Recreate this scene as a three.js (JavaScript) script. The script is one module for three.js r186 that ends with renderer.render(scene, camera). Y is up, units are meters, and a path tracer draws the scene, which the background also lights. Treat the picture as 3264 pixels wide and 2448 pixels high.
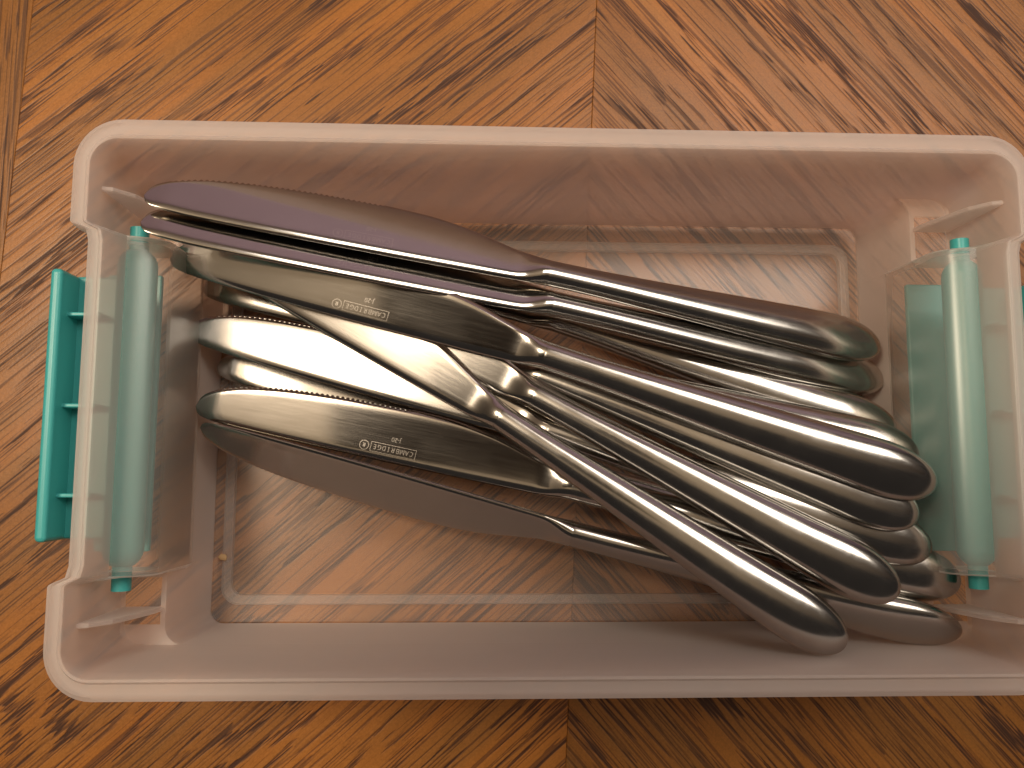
import * as THREE from 'three';
import { RectAreaLightUniformsLib } from 'three/addons/lights/RectAreaLightUniformsLib.js';
import { RoundedBoxGeometry } from 'three/addons/geometries/RoundedBoxGeometry.js';
import { mergeGeometries, mergeVertices, toCreasedNormals } from 'three/addons/utils/BufferGeometryUtils.js';

// ------------------------------------------------------------------ camera, light, exposure
const scene = new THREE.Scene();
const camera = new THREE.PerspectiveCamera(49.8, 4 / 3, 0.01, 20);
{
  // the phone is held over the table, tipped about six degrees
  const m = new THREE.Matrix4().makeRotationY(0.00287).multiply(new THREE.Matrix4().makeRotationZ(0.03848)).multiply(new THREE.Matrix4().makeRotationX(0.10848));
  const right = new THREE.Vector3(1, 0, 0).applyMatrix4(m), up = new THREE.Vector3(0, 0, -1).applyMatrix4(m), back = new THREE.Vector3(0, 1, 0).applyMatrix4(m);
  camera.position.set(-0.02302, 0.28897, 0.01965);
  camera.quaternion.setFromRotationMatrix(new THREE.Matrix4().makeBasis(right, up, back));
}
const renderer = new THREE.WebGLRenderer({ antialias: true });
renderer.toneMapping = THREE.LinearToneMapping;
renderer.toneMappingExposure = 1;
renderer.shadowMap.enabled = true;
RectAreaLightUniformsLib.init();
scene.background = new THREE.Color().setRGB(0.035, 0.03, 0.027);   // the dim rest of the evening room
const LAMP = new THREE.Vector3(-0.47, 1.02, -0.18), LAMP_R = 0.13;

// ------------------------------------------------------------------ helpers
let seed = 7;
const rnd = () => { seed = (seed * 1664525 + 1013904223) >>> 0; return seed / 4294967296; };
const TAB = new Float32Array(65536).map(() => rnd());
function noise(x, y, k = 0) {                               // smooth value noise, 0..1
  const xi = Math.floor(x), yi = Math.floor(y), fx = x - xi, fy = y - yi;
  const u = fx * fx * (3 - 2 * fx), v = fy * fy * (3 - 2 * fy), s = k * 7919;
  const h = (a, b) => TAB[((a * 374761 + b * 668265 + s) ^ ((b * 3266489 + a * 97) >>> 3)) & 65535];
  const a = h(xi, yi), b = h(xi + 1, yi), c = h(xi, yi + 1), d = h(xi + 1, yi + 1);
  return a + (b - a) * u + (c - a) * v + (a - b - c + d) * u * v;
}
function streak(x, y, k) {                                  // value noise drawn out along x, each row starting where it likes
  const yi = Math.floor(y), fy = y - yi, v = fy * fy * (3 - 2 * fy);
  const row = (b) => { const o = TAB[(b * 40503 + k * 7919) & 65535] * 97, xx = x + o, xi = Math.floor(xx), f = xx - xi, u = f * f * (3 - 2 * f), h = (b * 30011 + k * 613) | 0; const p = TAB[(xi * 2741 + h * 17) & 65535], q = TAB[((xi + 1) * 2741 + h * 17) & 65535]; return p + (q - p) * u; };
  return mixv(row(yi), row(yi + 1), v);
}
const sstep = (a, b, x) => { const t = Math.min(1, Math.max(0, (x - a) / (b - a))); return t * t * (3 - 2 * t); };
const mixv = (a, b, t) => a + (b - a) * t;
function texture(w, h, fill, color = false, ch = 4) {
  const d = new Uint8Array(w * h * 4), px = [0, 0, 0];
  for (let j = 0; j < h; j++) for (let i = 0; i < w; i++) {
    fill(i, j, px); const o = (j * w + i) * 4;
    d[o] = px[0]; d[o + 1] = px[1]; d[o + 2] = px[2]; d[o + 3] = 255;
  }
  const t = new THREE.DataTexture(d, w, h, THREE.RGBAFormat);
  t.magFilter = THREE.LinearFilter; t.minFilter = THREE.LinearMipmapLinearFilter; t.generateMipmaps = true;
  t.wrapS = t.wrapT = THREE.RepeatWrapping; if (color) t.colorSpace = THREE.SRGBColorSpace; t.needsUpdate = true;
  return t;
}
const crease = (g, a) => toCreasedNormals(g.scale(1000, 1000, 1000), a).scale(.001, .001, .001);   // its search for shared corners works in hundredths of a unit
const used = {};
const numbered = (n) => { const k = used[n] = (used[n] ?? -1) + 1; return k ? `${n}_${String(k).padStart(3, '0')}` : n; };
function put(name, geometry, material, parent = scene) {
  const o = new THREE.Mesh(geometry, material); o.name = numbered(name);
  o.castShadow = o.receiveShadow = true; parent.add(o); return o;
}
function thing(name, label, category, group) {
  const o = new THREE.Group(); o.name = numbered(name); o.userData = { label, category };
  if (group) o.userData.group = group; scene.add(o); return o;
}
const box = (x0, x1, y0, y1, z0, z1, r = 0.0004) => {
  const g = new RoundedBoxGeometry(x1 - x0, y1 - y0, z1 - z0, 2, Math.min(r, (x1 - x0) / 2.1, (y1 - y0) / 2.1, (z1 - z0) / 2.1));
  return g.translate((x0 + x1) / 2, (y0 + y1) / 2, (z0 + z1) / 2);
};

// ------------------------------------------------------------------ oak veneer table
function oak(seedK, ringMm, N = 2048, span = 0.36) {
  const mm = span * 1000 / N;
  const rough = new Uint8Array(N * N);
  const map = texture(N, N, (i, j, px) => {
    const u = i * mm, v = j * mm;                                             // mm along and across the grain
    const jag = streak(u / 13, v / 0.55, seedK + 1), jag2 = streak(u / 26, v / 1.1, seedK + 2);
    const broad = noise(u / 150, v / 34, seedK + 3), mid = noise(u / 60, v / 12, seedK + 4);
    let ring = v / ringMm + 5.2 * broad + 1.5 * mid + 0.62 * (jag - 0.5) + 0.3 * (jag2 - 0.5);
    ring -= Math.floor(ring);
    const early = sstep(0.0, 0.06, ring) * (1 - sstep(0.22, 0.4, ring));         // the porous spring wood
    const fibre = streak(u / 34, v / 0.46, seedK + 5), fine = streak(u / 22, v / 0.28, seedK + 6), grit = noise(u / 0.5, v / 0.3, seedK + 7);
    const tone = noise(u / 160, v / 16, seedK + 8), tone2 = noise(u / 70, v / 5, seedK + 9);
    const pore = sstep(0.42, 0.74, fine) * early;                             // open pores, dark with stain
    const line = sstep(0.62, 0.77, fibre);                                    // long dark fibres elsewhere
    let dark = early * (0.12 + 0.5 * sstep(.3, .75, mid)) + 0.5 * pore + 0.5 * line + 0.2 * (fine - 0.5);
    dark = Math.min(1, Math.max(0, dark));
    const l = 1 + 0.22 * (tone - 0.5) + 0.1 * (tone2 - 0.5) + 0.12 * (grit - 0.5);
    const red = 0.5 + 0.9 * (tone2 - 0.5);
    px[0] = Math.min(255, mixv(150, 64, dark) * l);
    px[1] = Math.min(255, mixv(100 - 6 * red, 34, dark) * l);
    px[2] = Math.min(255, mixv(47 - 9 * red, 13, dark) * l);
    rough[j * N + i] = 255 * Math.min(1, 0.36 + 0.25 * dark + 0.08 * (grit - 0.5));
  }, true);
  const rmap = texture(N / 2, N / 2, (i, j, px) => { px[0] = px[1] = px[2] = rough[j * 2 * N + i * 2]; });
  return new THREE.MeshPhysicalMaterial({ map, roughnessMap: rmap, roughness: 1, bumpMap: rmap, bumpScale: -0.00022, specularIntensity: 0.8 });
}
const oakLeft = oak(20, 10.5), oakRight = oak(60, 11.5);
{
  const table = thing('wooden_table', 'brown oak veneer table with chevron grain beneath the plastic bin', 'table');
  table.position.set(0.0124, -0.0045, 0); table.rotation.y = -0.0466;   // the middle seam runs a little askew of the bin
  const panel = (x0, x1, z0, z1, material, turn, off) => {
    const s = new THREE.Shape([[x0, z0], [x1, z0], [x1, z1], [x0, z1]].map(([a, b]) => new THREE.Vector2(a, -b)));
    const g = new THREE.ExtrudeGeometry(s, { depth: 0.0172, bevelEnabled: true, bevelSize: 0.00022, bevelThickness: 0.00022, bevelOffset: -0.00024, bevelSegments: 1 });
    g.rotateX(-Math.PI / 2).translate(0, -0.01742, 0);
    const p = g.attributes.position, uv = g.attributes.uv, c = Math.cos(turn), d = Math.sin(turn), xm = (x0 + x1) / 2;
    for (let i = 0; i < p.count; i++) { const x = p.getX(i) - xm, z = p.getZ(i) + 0.018; uv.setXY(i, (x * c + z * d) / 0.36 + 0.5, (-x * d + z * c) / 0.36 + off); }
    return put('veneer_panel', g, material, table);
  };
  panel(-0.2075, 0, -0.36, 0.36, oakLeft, -0.76, 0.5);
  panel(0, 0.215, -0.36, 0.36, oakRight, 0.8, 0.5);
  panel(-0.32, -0.2075, -0.36, 0.36, oakRight, 1.53, 0.62);
  panel(0.215, 0.32, -0.36, 0.36, oakLeft, 1.6, 0.4);
  const core = put('table_core', box(-0.32, 0.32, -0.032, -0.0178, -0.36, 0.36, 0.002), oakLeft, table);
}

// ------------------------------------------------------------------ translucent bin
const cloudy = texture(512, 512, (i, j, px) => {
  const a = noise(i / 90, j / 60, 91), b = noise(i / 14, j / 9, 92), c = noise(i / 2.2, j / 1.4, 93);
  px[0] = px[1] = px[2] = 255 * Math.min(1, 0.72 + 0.16 * (a - 0.5) + 0.14 * (b - 0.5) + 0.1 * (c - 0.5));
});
cloudy.repeat.set(3, 3);
const milky = new THREE.MeshPhysicalMaterial({ color: new THREE.Color().setRGB(0.95, 0.89, 0.855), transmission: 0.78, roughness: 0.6, ior: 1.46, thickness: 0, specularIntensity: 0.9 });
const bayPlastic = new THREE.MeshPhysicalMaterial({ color: new THREE.Color().setRGB(0.95, 0.93, 0.91), transmission: 0.92, roughness: 0.32, ior: 1.46, thickness: 0, specularIntensity: 0.9 });
const clear = new THREE.MeshPhysicalMaterial({ color: new THREE.Color().setRGB(0.99, 0.98, 0.97), transmission: 0.955, roughness: 0.22, ior: 1.46, thickness: 0, specularIntensity: 0.55 });
const teal = new THREE.MeshPhysicalMaterial({ color: new THREE.Color().setRGB(0.06, 0.40, 0.40), roughness: 0.34, ior: 1.46 });
const bin = thing('plastic_bin', 'open translucent plastic bin with teal side latches holding table knives', 'storage bin');
{
  // each stage: height, half length, half width, and the half length and height in the latch bay in the middle of each end
  const inner = [
    [0, .1136, .0698, .1136, 0], [.0165, .1156, .0704, .1156, .0165], [.018, .1158, .0705, .1143, .018], [.028, .1170, .0708, .1145, .030],
    [.0293, .1176, .0709, .1147, .0435], [.0296, .1190, .0709, .1152, .0466], [.0296, .1295, .0709, .1166, .0489], [.0306, .1305, .0710, .1190, .0508],
    [.040, .1305, .0713, .1222, .0518], [.058, .1306, .0718, .1252, .0523], [.0625, .1309, .0723, .1262, .0627], [.0637, .1315, .0729, .1268, .0638], [.0639, .1322, .0736, .1275, .0639],
    [.0631, .1328, .0743, .1281, .0631], [.0629, .1347, .0766, .1296, .0629], [.0633, .1354, .0775, .1302, .0633], [.0629, .1363, .0787, .1311, .0629], [.0600, .1369, .0794, .1316, .060], [.0560, .1373, .0799, .1320, .056]];
  const outer = [
    [.0560, .1360, .0786, .1308, .0560], [.0610, .1352, .0778, .1300, .0610], [.0616, .1345, .0770, .1294, .0616], [.0616, .1328, .0744, .1277, .0616], [.0608, .1321, .0736, .1272, .0606],
    [.058, .1318, .0732, .1262, .0512], [.040, .1317, .0727, .1226, .0507], [.0292, .1316, .0724, .1196, .0498], [.0282, .1308, .0723, .1175, .0480], [.0282, .1190, .0723, .1163, .0460],
    [.0270, .1186, .0722, .1158, .0440], [.0165, .1170, .0718, .1157, .0165], [.0005, .1150, .0712, .1150, .0005], [-.0012, .1136, .0700, .1136, -.0012]];
  const ZS = [-.0655, -.0651, -.0645, -.060, -.056, -.0516, -.0510, -.0495, -.0490, -.0485, -.0480, -.0475, -.047, -.044, -.036, -.024, -.012, 0];
  const zs = [...ZS, ...ZS.slice(0, -1).reverse().map((z) => -z)];
  const bay = (z, half) => 1 - sstep(half, half + 0.0011, Math.abs(z));
  const rimBay = (z) => 1 - sstep(.0462, .0495, Math.abs(z));
  const NC = 10, NL = 30;
  function ring([y, L, W, Lc, yc], kind) {
    const P = [], r = W - .0655, cx = L - r;
    const end = (s, z) => {
      const b = (y > .0555 && L > .1306) || kind === 2 ? rimBay(z) : bay(z, kind === 0 ? .0484 : .0470);
      P.push([s * mixv(L, Lc, b), mixv(y, yc, b), z]);
    };
    for (const z of zs) end(1, z);                                            // +x end, z from - to +
    for (let i = 1; i < NC; i++) { const a = i / NC * Math.PI / 2; P.push([cx + r * Math.cos(a), y, .0655 + r * Math.sin(a)]); }
    for (let i = 0; i <= NL; i++) P.push([mixv(cx, -cx, i / NL), y, W]);
    for (let i = 1; i < NC; i++) { const a = i / NC * Math.PI / 2; P.push([-cx - r * Math.sin(a), y, .0655 + r * Math.cos(a)]); }
    for (const z of [...zs].reverse()) end(-1, z);
    for (let i = 1; i < NC; i++) { const a = i / NC * Math.PI / 2; P.push([-cx - r * Math.cos(a), y, -.0655 - r * Math.sin(a)]); }
    for (let i = 0; i <= NL; i++) P.push([mixv(-cx, cx, i / NL), y, -W]);
    for (let i = 1; i < NC; i++) { const a = i / NC * Math.PI / 2; P.push([cx + r * Math.sin(a), y, -.0655 - r * Math.cos(a)]); }
    return P;
  }
  const rings = [...inner.map((s, i) => ring(s, i >= 10 ? 2 : 0)), ...outer.map((s, i) => ring(s, i < 5 ? 2 : 1))];
  const M = rings[0].length, pos = [], uv = [], idx = [], panes = [[], [], [], []], bays = [];
  let v = 0;
  rings.forEach((R, k) => {
    if (k) v += Math.hypot(R[60][1] - rings[k - 1][60][1], R[60][2] - rings[k - 1][60][2]);
    let u = 0;
    for (let i = 0; i <= M; i++) { const p = R[i % M]; if (i) u += Math.hypot(p[0] - R[i - 1][0], p[2] - R[i - 1][2]); pos.push(...p); uv.push(u / 0.1, v / 0.1); }
  });
  const hole = (k, i) => {
    if (k !== 5 && k !== inner.length + 8) return false;                       // the ledge, its top and its underside
    const a = rings[k][i], b = rings[k][(i + 1) % M], z0 = Math.min(Math.abs(a[2]), Math.abs(b[2])), z1 = Math.max(Math.abs(a[2]), Math.abs(b[2]));
    return z0 >= .0509 && z1 <= .0652 && Math.abs(a[0]) > .1;
  };
  for (let k = 0; k < rings.length - 1; k++) for (let i = 0; i < M; i++) {
    const a = k * (M + 1) + i, b = a + 1, c = a + M + 1, d = c + 1;
    if (hole(k, i)) { panes[(rings[k][i][0] > 0 ? 1 : 0) + (rings[k][i][2] > 0 ? 2 : 0)].push(a, b, c, b, d, c); continue; }
    const inBay = (q) => Math.abs(rings[k][q % M][0]) > .1 && Math.abs(rings[k][q % M][2]) < .0484;
    if (((k >= 2 && k <= 8) || (k >= rings.length - 9 && k <= rings.length - 4)) && inBay(i) && inBay(i + 1)) { bays.push(a, b, c, b, d, c); continue; }
    idx.push(a, b, c, b, d, c);
  }
  let g = new THREE.BufferGeometry();
  g.setAttribute('position', new THREE.Float32BufferAttribute(pos, 3)); g.setAttribute('uv', new THREE.Float32BufferAttribute(uv, 2)); g.setIndex(idx);
  g = crease(g, 0.75);
  put('bin_wall', g, milky, bin);
  for (const s of [-1, 1]) {                                                     // the thinner plastic of the two latch bays
    const f = []; for (let q = 0; q < bays.length; q += 3) if (pos[bays[q] * 3] * s > 0) f.push(bays[q], bays[q + 1], bays[q + 2]);
    let w = new THREE.BufferGeometry(); w.setAttribute('position', new THREE.Float32BufferAttribute(pos, 3)); w.setAttribute('uv', new THREE.Float32BufferAttribute(uv, 2)); w.setIndex(f);
    put('latch_bay', crease(w, 0.75), bayPlastic, bin);
  }
  for (const p of panes) {                                                      // the thin clear panes in the ledges beside the hinge pins
    const w = new THREE.BufferGeometry(); w.setAttribute('position', new THREE.Float32BufferAttribute(p.flatMap((i) => pos.slice(i * 3, i * 3 + 3)), 3));
    w.setAttribute('uv', new THREE.Float32BufferAttribute(p.flatMap((i) => uv.slice(i * 2, i * 2 + 2)), 2)); w.computeVertexNormals();
    put('ledge_window', w, clear, bin);
  }

  // floor: a clear sheet standing on a raised foot ring
  const rr = (L, W, r) => { const s = new THREE.Shape(); s.moveTo(-L + r, -W); s.lineTo(L - r, -W); s.absarc(L - r, -W + r, r, -Math.PI / 2, 0); s.lineTo(L, W - r); s.absarc(L - r, W - r, r, 0, Math.PI / 2); s.lineTo(-L + r, W); s.absarc(-L + r, W - r, r, Math.PI / 2, Math.PI); s.lineTo(-L, -W + r); s.absarc(-L + r, -W + r, r, Math.PI, Math.PI * 1.5); return s; };
  const ex = (s, y0, y1, bev) => new THREE.ExtrudeGeometry(s, { depth: y1 - y0 - 2 * bev, bevelEnabled: bev > 0, bevelSize: bev, bevelThickness: bev, bevelOffset: -bev, bevelSegments: 2, curveSegments: 8 }).rotateX(-Math.PI / 2).translate(0, y0 + bev, 0);
  put('bin_floor', ex(rr(.1134, .0696, .0042), -.0012, 0, .0003), clear, bin);
  const foot = rr(.1106, .0640, .006); foot.holes.push(rr(.1074, .0608, .004));
  put('foot_ring', ex(foot, -.0043, -.0013, .0004), bayPlastic, bin);

  // gusset ribs in the four corners
  for (const sx of [-1, 1]) for (const sz of [-1, 1]) {
    const s = new THREE.Shape([[.1303, .0298], [.1303, .0585], [.1275, .0575], [.1235, .052], [.1205, .042], [.1187, .0345], [.1183, .0298]].map(([x, y]) => new THREE.Vector2(sx * x, y)));
    const e = new THREE.ExtrudeGeometry(s, { depth: .0008, bevelEnabled: true, bevelSize: .0003, bevelThickness: .0003, bevelOffset: -.0003, bevelSegments: 1 }).translate(0, 0, sz * .0603 - .0004);
    put('corner_rib', e, milky, bin);
  }
  // latches: a hinge barrel inside the bay with pins through its cheeks, and a lever out under the rim
  for (const sx of [-1, 1]) {
    const bar = new THREE.CapsuleGeometry(.0056, .0825, 5, 24).rotateX(Math.PI / 2).translate(sx * .1250, .0442, 0);
    const X = (a, b) => (sx > 0 ? [a, b] : [-b, -a]);
    const parts = [bar, box(...X(.1268, .1452), .0405, .0428, -.0385, .0385, .0008), box(...X(.1424, .1458), .018, .0535, -.0385, .0388, .0014)];
    parts.push(box(...X(sx > 0 ? .1192 : .1262, .1434), .0205, .0225, -.0440, .0440, .0006));
    for (const z of [-.026, .0005, .026]) parts.push(box(...X(.1330, .1432), .0424, .0490, z - .0006, z + .0006, .0004));
    const l = put('latch', mergeGeometries(parts.map((q) => { const n = q.index ? q.toNonIndexed() : q; return n; })), teal, bin);
    for (const s of [-1, 1]) put('hinge_pin', new THREE.CylinderGeometry(.0027, .0027, .0085, 20).rotateX(Math.PI / 2).translate(sx * .1250, .0442, s * .0487), teal, l);
  }
}

// ------------------------------------------------------------------ table knives
const KL = 0.24, BL = KL * 0.5;
// blade print and polish: the upper half carries the etched mark, the lower half is plain
const BW = 2048, BH = 1024;
function markCanvas(bg, fg) {
  const c = document.createElement('canvas'); c.width = BW; c.height = BH; const x = c.getContext('2d');
  x.fillStyle = bg; x.fillRect(0, 0, BW, BH);
  x.fillStyle = x.strokeStyle = fg;
  const px = BW / 0.12;
  x.save(); x.translate(0.0640 * px, 0.0187 * px); x.rotate(Math.PI);
  x.lineWidth = 3; x.strokeRect(-0.0071 * px, -0.0014 * px, 0.0142 * px, 0.0029 * px);
  x.font = '34px sans-serif'; x.textAlign = 'center'; x.textBaseline = 'middle';
  'CAMBRIDGE'.split('').forEach((ch, i) => x.fillText(ch, (-0.0058 + i * 0.00145) * px, 0.0001 * px));
  x.font = '30px sans-serif'; x.fillText('J-20', -0.0002 * px, 0.0034 * px);
  x.font = 'bold 28px sans-serif'; x.fillText('R', 0.0092 * px, 0.0001 * px);
  x.lineWidth = 3.5; x.beginPath(); x.arc(0.0092 * px, 0, 24, 0, 7); x.stroke();
  x.restore();
  return x.getImageData(0, 0, BW, BH).data;
}
function bladeMaterial(marked, rough) {
  const m = markCanvas('#000', marked ? '#fff' : '#000');
  const brush = (i, j) => streak(i / 160, j / 1.6, 31) * 0.6 + streak(i / 50, j / 1.1, 32) * 0.4;
  const map = texture(BW, BH, (i, j, px) => {
    const t = m[((BH - 1 - j) * BW + i) * 4] / 255, k = 1 - 0.02 * noise(i / 130, j / 90, 33);
    px[0] = mixv(190, 202, t) * k; px[1] = mixv(186, 197, t) * k; px[2] = mixv(180, 190, t) * k;
  }, true);
  const rmap = texture(BW, BH, (i, j, px) => {
    const t = m[((BH - 1 - j) * BW + i) * 4] / 255, s = sstep(0.55, 0.95, noise(i / 260, j / 110, 34)) * 0.025;
    px[0] = px[1] = px[2] = 255 * Math.min(1, mixv(rough + 0.05 * (brush(i, j) - 0.5) + s, 0.22, t));
  });
  return new THREE.MeshPhysicalMaterial({ map, roughnessMap: rmap, roughness: 1, metalness: 1 });
}
const steelBlade = bladeMaterial(true, 0.12), unmarkedBlade = bladeMaterial(false, 0.13);
const smudge = texture(1024, 256, (i, j, px) => {
  const a = sstep(0.55, 0.8, noise(i / 60, j / 40, 41)) * 0.03 + sstep(0.7, 0.8, noise(i / 12, j / 12, 42)) * 0.02 + 0.05 * streak(i / 90, j / 1.5, 43);
  px[0] = px[1] = px[2] = 255 * (0.15 + a);
});
const steelHandle = new THREE.MeshPhysicalMaterial({ color: new THREE.Color().setRGB(0.47, 0.45, 0.42), metalness: 1, roughness: 1, roughnessMap: smudge });

function spline(pts, x) {                                    // monotone-ish cubic through [x, y]
  let i = 0; while (i < pts.length - 2 && x > pts[i + 1][0]) i++;
  const [x0, y0] = pts[i], [x1, y1] = pts[i + 1], h = x1 - x0, t = Math.min(1, Math.max(0, (x - x0) / h));
  const sl = (a, b) => (pts[b][1] - pts[a][1]) / (pts[b][0] - pts[a][0]);
  const d = sl(i, i + 1), m0 = i ? (sl(i - 1, i) * d > 0 ? 2 * sl(i - 1, i) * d / (sl(i - 1, i) + d) : 0) : d, m1 = i < pts.length - 2 ? (sl(i + 1, i + 2) * d > 0 ? 2 * sl(i + 1, i + 2) * d / (sl(i + 1, i + 2) + d) : 0) : d;
  return y0 * (1 + 2 * t) * (1 - t) ** 2 + y1 * t * t * (3 - 2 * t) + h * (m0 * t * (1 - t) ** 2 - m1 * t * t * (1 - t));
}
function bladeGeometry(ground) {
  const cut = [[0, 0], [.006, .0025], [.02, .0046], [.06, .0072], [.13, .0096], [.25, .0115], [.4, .0126], [.55, .0129], [.66, .0125], [.77, .0107], [.88, .0073], [.95, .0051], [1, .0042]];
  const spine = [[0, 0], [.006, .0017], [.02, .0028], [.06, .0036], [.13, .0041], [.3, .0045], [.6, .0047], [.85, .0046], [.95, .0044], [1, .0042]];
  const S = [], TEETH = 38, T0 = .045, T1 = .56;
  for (let i = 0; i < 10; i++) S.push(T0 * (i / 10) ** 2.2);
  for (let i = 0; i <= TEETH * 8; i++) S.push(mixv(T0, T1, i / (TEETH * 8)));
  for (let i = 1; i <= 44; i++) S.push(mixv(T1, 1, i / 44));
  const out = [];
  for (const side of [1, -1]) {
    const pos = [], uv = [], idx = [], J = 25;
    S.forEach((f, k) => {
      const c0 = spline(cut, f), sp = spline(spine, f);
      const tp = sstep(T0 - .01, T0 + .03, f) * (1 - sstep(T1 - .02, T1, f)), ph = (f - T0) / (T1 - T0) * TEETH;
      const wave = 0.5 - 0.5 * Math.cos(ph * Math.PI * 2), c = c0;
      const half = mixv(.0008, .00115, sstep(0, .9, f)) * sstep(-.03, .06, f) + 0.0023 * sstep(.9, 1.0, f) ** 1.5; const oval = sstep(.92, .985, f), zm = (sp - c) / 2, zw = Math.max(1e-5, (sp + c) / 2);
      // the ground face runs from the cutting edge up to a crease that meets the edge again near the heel
      const bev = ground ? Math.max(.0013, (c + sp) * .66 * (1 - f / .84)) : Math.min(.0014, .3 * (c + sp)), bevK = 1 - sstep(.9, .99, f), rs = Math.min(.0026, .3 * (c + sp));
      for (let j = 0; j <= J; j++) {
        const q = j / J;
        let z, h;
        if (q < .44) { const d = Math.pow(1 - q / .44, .8); z = -c + bev * (1 - d); h = half * (1 - .88 * bevK * Math.pow(d, 1.7)); const e = Math.max(0, 1 - (z + c) / .0011); z += .0005 * tp * wave * e; h -= tp * wave * .00016 * side * e; }
        else if (q < .7) { z = mixv(-c + bev, sp - rs, (q - .44) / .26); h = half; }
        else { const a = (q - .7) / .3 * Math.PI / 2; z = sp - rs + rs * Math.sin(a); h = half * (.22 + .78 * Math.cos(a)); }
        h = mixv(h, half * Math.sqrt(Math.max(0, 1 - Math.abs((z - zm) / zw) ** 2.5)), oval);
        pos.push(f * BL, side * Math.max(h, .00008), z + (ground ? .0085 : .004) * (1 - f));   // the blade droops a little towards its spine
        uv.push(f, (side > 0 ? .5 : 0) + (.012 + .0 - z) / .03 * .5 * 1.0);
      }
    });
    const n = J + 1;
    for (let k = 0; k < S.length - 1; k++) for (let j = 0; j < J; j++) {
      const a = k * n + j, b = a + 1, c = a + n, d = c + 1;
      if (side > 0) idx.push(a, b, c, b, d, c); else idx.push(a, c, b, b, c, d);
    }
    // close the two rims
    const g = new THREE.BufferGeometry();
    g.setAttribute('position', new THREE.Float32BufferAttribute(pos, 3)); g.setAttribute('uv', new THREE.Float32BufferAttribute(uv, 2)); g.setIndex(idx);
    out.push(g, { n, S: S.length });
  }
  const top = out[0], bot = out[2], { n, S: SN } = out[1], base = SN * n;
  const pos = [...top.attributes.position.array, ...bot.attributes.position.array], uv = [...top.attributes.uv.array, ...bot.attributes.uv.array];
  const idx = [...top.index.array, ...Array.from(bot.index.array, (i) => i + base)];
  for (let k = 0; k < SN - 1; k++) for (const j of [0, n - 1]) {
    const a = k * n + j, c = a + n, b = a + base, d = c + base;
    if (j) idx.push(a, b, c, b, d, c); else idx.push(a, c, b, b, c, d);
  }
  const g = new THREE.BufferGeometry();
  g.setAttribute('position', new THREE.Float32BufferAttribute(pos, 3)); g.setAttribute('uv', new THREE.Float32BufferAttribute(uv, 2)); g.setIndex(idx);
  return crease(g, 0.4);
}
function handleGeometry() {
  const len = KL - BL + .0012, NS = 84, NA = 44, pos = [], uv = [], idx = [];
  const W = [[0, .0042], [.1, .0043], [.3, .0052], [.6, .0070], [.85, .0084], [1, .0090]], H = [[0, .0034], [.1, .0035], [.4, .0040], [.8, .0054], [1, .0058]];
  for (let i = 0; i <= NS; i++) {
    const q = i / NS; let f, k = 1, kh = 1;
    if (q < .14) { const a = q / .14; f = .018 * (1 - Math.cos(a * Math.PI / 2)); k = mixv(.9, 1, Math.sin(a * Math.PI / 2)); kh = mixv(.82, 1, Math.sin(a * Math.PI / 2)); }
    else if (q < .5) f = mixv(.018, .6, (q - .14) / .36);
    else { const a = (q - .5) / .5; f = 1 - .4 * (1 - a) ** 2; }
    k *= Math.pow(Math.max(0, 1 - Math.max(0, (f - .83) / .17) ** 2.3), .5); kh *= Math.pow(Math.max(0, 1 - Math.max(0, (f - .6) / .4) ** 3), .58);
    const w = spline(W, f) * k, h = spline(H, f) * kh, e = 2 / 2.12;
    for (let j = 0; j <= NA; j++) {
      const a = j / NA * Math.PI * 2, c = Math.cos(a), s = Math.sin(a);
      pos.push(BL - .0012 + f * len, Math.sign(s) * Math.abs(s) ** e * h, Math.sign(c) * Math.abs(c) ** e * w); uv.push(f, j / NA);
    }
  }
  for (let i = 0; i < NS; i++) for (let j = 0; j < NA; j++) { const a = i * (NA + 1) + j, b = a + 1, c = a + NA + 1, d = c + 1; idx.push(a, b, c, b, d, c); }
  const g = new THREE.BufferGeometry();
  g.setAttribute('position', new THREE.Float32BufferAttribute(pos, 3)); g.setAttribute('uv', new THREE.Float32BufferAttribute(uv, 2)); g.setIndex(idx);
  return crease(g, 1.4);
}
const proto = new THREE.Group(), plainBlade = bladeGeometry(false);
{
  const b = new THREE.Mesh(bladeGeometry(true), steelBlade), h = new THREE.Mesh(handleGeometry(), steelHandle);
  b.name = 'blade'; h.name = 'handle';
  for (const o of [b, h]) { o.castShadow = o.receiveShadow = true; proto.add(o); }
}
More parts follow.
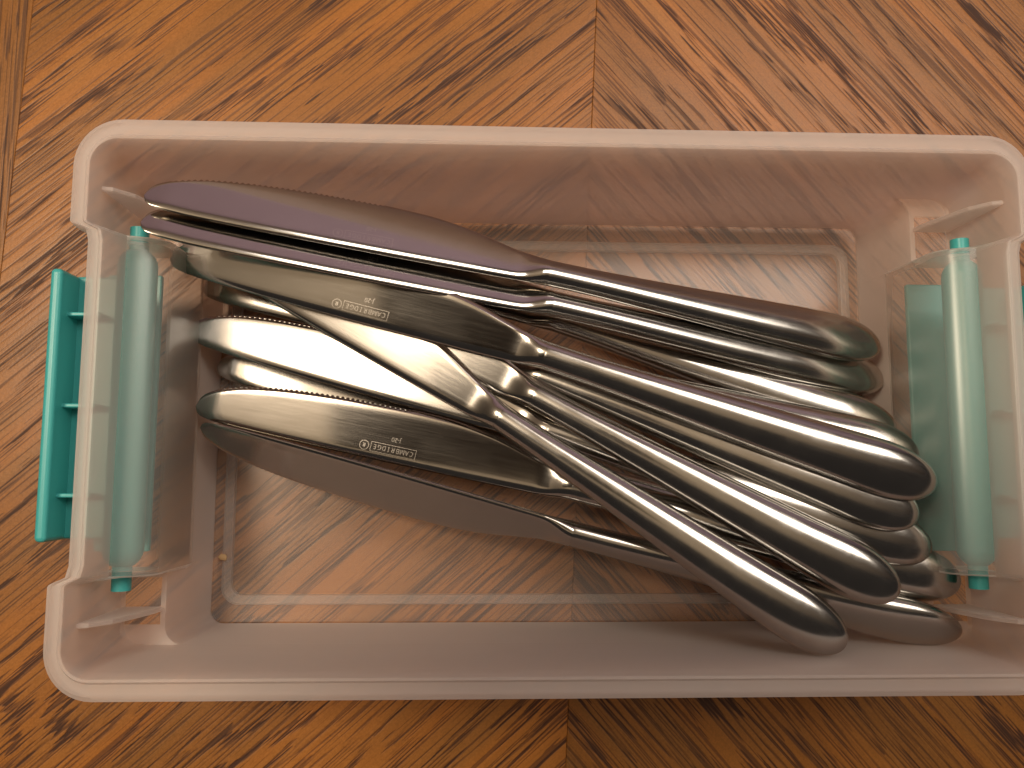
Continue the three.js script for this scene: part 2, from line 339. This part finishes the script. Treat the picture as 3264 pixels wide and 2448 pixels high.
// tip and butt in millimetres, roll about the axis in degrees (180 turns the edge towards the front)
const KNIVES = [
  [[-117.2, 59.4, -61.3], [111.7, 17.8, -23.6], -19, 'knife with purple sheen lying nearest the far long wall of the bin'],
  [[-118.1, 58.5, -53.9], [115.4, 11.3, -13.1], -20, 'knife tucked along the front of the purple one nearest the far wall'],
  [[-117.1, 35.0, -54.9], [109.5, 51.5, 23.0], 12, 'knife with a long ground blade, its mark box beside the purple pair', true],
  [[-110.6, 22.2, -62.8], [97.6, 50.4, 53.8], 9, 'knife crossing high over the pile, second from the front wall by its handle', true, true],
  [[-115.6, 24.2, -64.1], [81.6, 49.8, 68.5], 9, 'topmost knife, steepest across the pile, its handle end nearest the front wall', true, true],
  [[-116.3, 20.2, -30.1], [111.9, 42.9, 42.1], 1, 'knife whose glaring white blade pokes out left of the topmost one'],
  [[-112.2, 24.2, -5.5], [122.9, 38.4, 52.4], 4, 'knife with pale tip and dark marked blade, second from the front at the left'],
  [[-111.4, 23.1, 8.2], [122.5, 37.6, 67.6], 223, 'knife lowest towards the front, its brown blade mirroring the wood'],
  [[-115.6, 11.9, -46.4], [115.8, 31.2, 14.3], 4, 'knife low in the pile whose handle end hides behind the ground-bladed one'],
  [[-112.2, 4.0, -20.7], [116.0, 6.1, 53.2], 0, 'knife at the bottom whose tip peeks out between the white and the dark blade'],
  [[-111.6, 11.1, -70.6], [116.0, 17.8, 6.0], 0, 'knife hidden under the purple pair, only its dark handle showing'],
  [[-115.4, 16.6, -55.0], [106.0, 47.7, 32.2], 0, 'knife stacked right under the ground-bladed one, its handle parallel to it'],
];
KNIVES.forEach(([t, b, roll, label, ground, unmarked]) => {
  const k = proto.clone(); k.name = numbered('table_knife'); scene.add(k);
  if (!ground) k.children[0].geometry = plainBlade;
  if (unmarked) k.children[0].material = unmarkedBlade;
  const T = new THREE.Vector3(...t).multiplyScalar(.001), B = new THREE.Vector3(...b).multiplyScalar(.001), X = B.clone().sub(T), l = X.length(); X.normalize();
  const Z = X.clone().cross(new THREE.Vector3(0, 1, 0)).normalize(), Y = Z.clone().cross(X);
  k.position.copy(T); k.quaternion.setFromRotationMatrix(new THREE.Matrix4().makeBasis(X, Y, Z)).multiply(new THREE.Quaternion().setFromAxisAngle(new THREE.Vector3(1, 0, 0), roll * Math.PI / 180));
  k.scale.setScalar(l / KL);
  k.userData = { label, category: 'knife', group: 'steel table knives in the bin' };
});

// ------------------------------------------------------------------ a crumb on the bin floor
{
  const g = new THREE.IcosahedronGeometry(.0011, 2), p = g.attributes.position;
  for (let i = 0; i < p.count; i++) { const k = .65 + .7 * noise(p.getX(i) * 1600 + 9, p.getY(i) * 1600 + p.getZ(i) * 900 + 5, 55); p.setXYZ(i, p.getX(i) * k * 1.3, p.getY(i) * k * .7, p.getZ(i) * k); }
  g.computeVertexNormals();
  const c = put('crumb', g, new THREE.MeshStandardMaterial({ color: new THREE.Color().setRGB(.55, .36, .18), roughness: .9 }));
  c.position.set(-.1097, .0008, .0478); c.userData = { label: 'tiny tan crumb on the bin floor by the left end', category: 'crumb' };
}

// ------------------------------------------------------------------ out of the frame: the lamp over the table and the ceiling it lights
{
  const lamp = thing('pendant_lamp', 'white glass globe lamp hanging above the left of the table', 'lamp');
  lamp.position.copy(LAMP);
  const globe = put('glass_globe', new THREE.SphereGeometry(LAMP_R, 40, 28), new THREE.MeshStandardMaterial({ color: 0xffffff, roughness: .4, emissive: new THREE.Color().setRGB(1, .8, .55), emissiveIntensity: 9 }), lamp);
  globe.castShadow = false;
  put('lamp_stem', new THREE.CylinderGeometry(.008, .008, .64, 16).translate(0, LAMP_R + .318, 0), new THREE.MeshStandardMaterial({ color: 0x5a4a35, metalness: 1, roughness: .35 }), lamp);
  const light = new THREE.PointLight(new THREE.Color().setRGB(1, .82, .63), 1.6, 0, 2);
  light.castShadow = true; light.shadow.radius = LAMP_R / .02; light.position.copy(LAMP); scene.add(light);
  // a panel light on the ceiling to the right, whose light reaches the left end of the bin
  const panel = thing('ceiling_light', 'white rectangular panel light on the ceiling to the right of the table', 'lamp');
  panel.position.set(.75, 1.745, -.65);
  put('housing', box(-.57, .57, -.05, 0, -.37, .37, .01), new THREE.MeshStandardMaterial({ color: 0xdddddd, roughness: .5 }), panel);
  put('diffuser', box(-.55, .55, -.056, -.049, -.35, .35, .003), new THREE.MeshStandardMaterial({ color: 0xffffff, roughness: .6, emissive: new THREE.Color().setRGB(1, .93, .84), emissiveIntensity: 2.5 }), panel);
  const area = new THREE.RectAreaLight(new THREE.Color().setRGB(1, .88, .74), 4.9, 1.1, .7);
  area.position.set(.75, 1.68, -.65); area.lookAt(.75, 0, -.65); scene.add(area);
  // the phone that takes the picture, seen dark in the flat blades
  const phone = thing('phone', 'dark phone held level above the bin', 'phone');
  phone.position.copy(camera.position); phone.quaternion.setFromRotationMatrix(new THREE.Matrix4().makeRotationY(0.00287).multiply(new THREE.Matrix4().makeRotationZ(0.03848)).multiply(new THREE.Matrix4().makeRotationX(0.10848)));
  put('phone_body', new RoundedBoxGeometry(.16, .0074, .078, 4, .0036).translate(-.058, .0065, -.004), new THREE.MeshStandardMaterial({ color: 0x332c27, roughness: .45 }), phone);
  const ceiling = put('ceiling', box(-2.4, 2.2, 1.75, 1.83, -2.4, .45, .01), new THREE.MeshStandardMaterial({ color: new THREE.Color().setRGB(.55, .5, .42), roughness: .95 }));
  const wall = put('wall', box(-2.4, 2.2, -0.75, 1.745, -1.6, -1.5, .01), new THREE.MeshStandardMaterial({ color: new THREE.Color().setRGB(.40, .30, .40), roughness: .9 }));
  wall.userData = { kind: 'structure', label: 'mauve painted wall beyond the far side of the table' };
  ceiling.userData = { kind: 'structure', label: 'cream painted ceiling above the table' };
}
renderer.render(scene, camera);
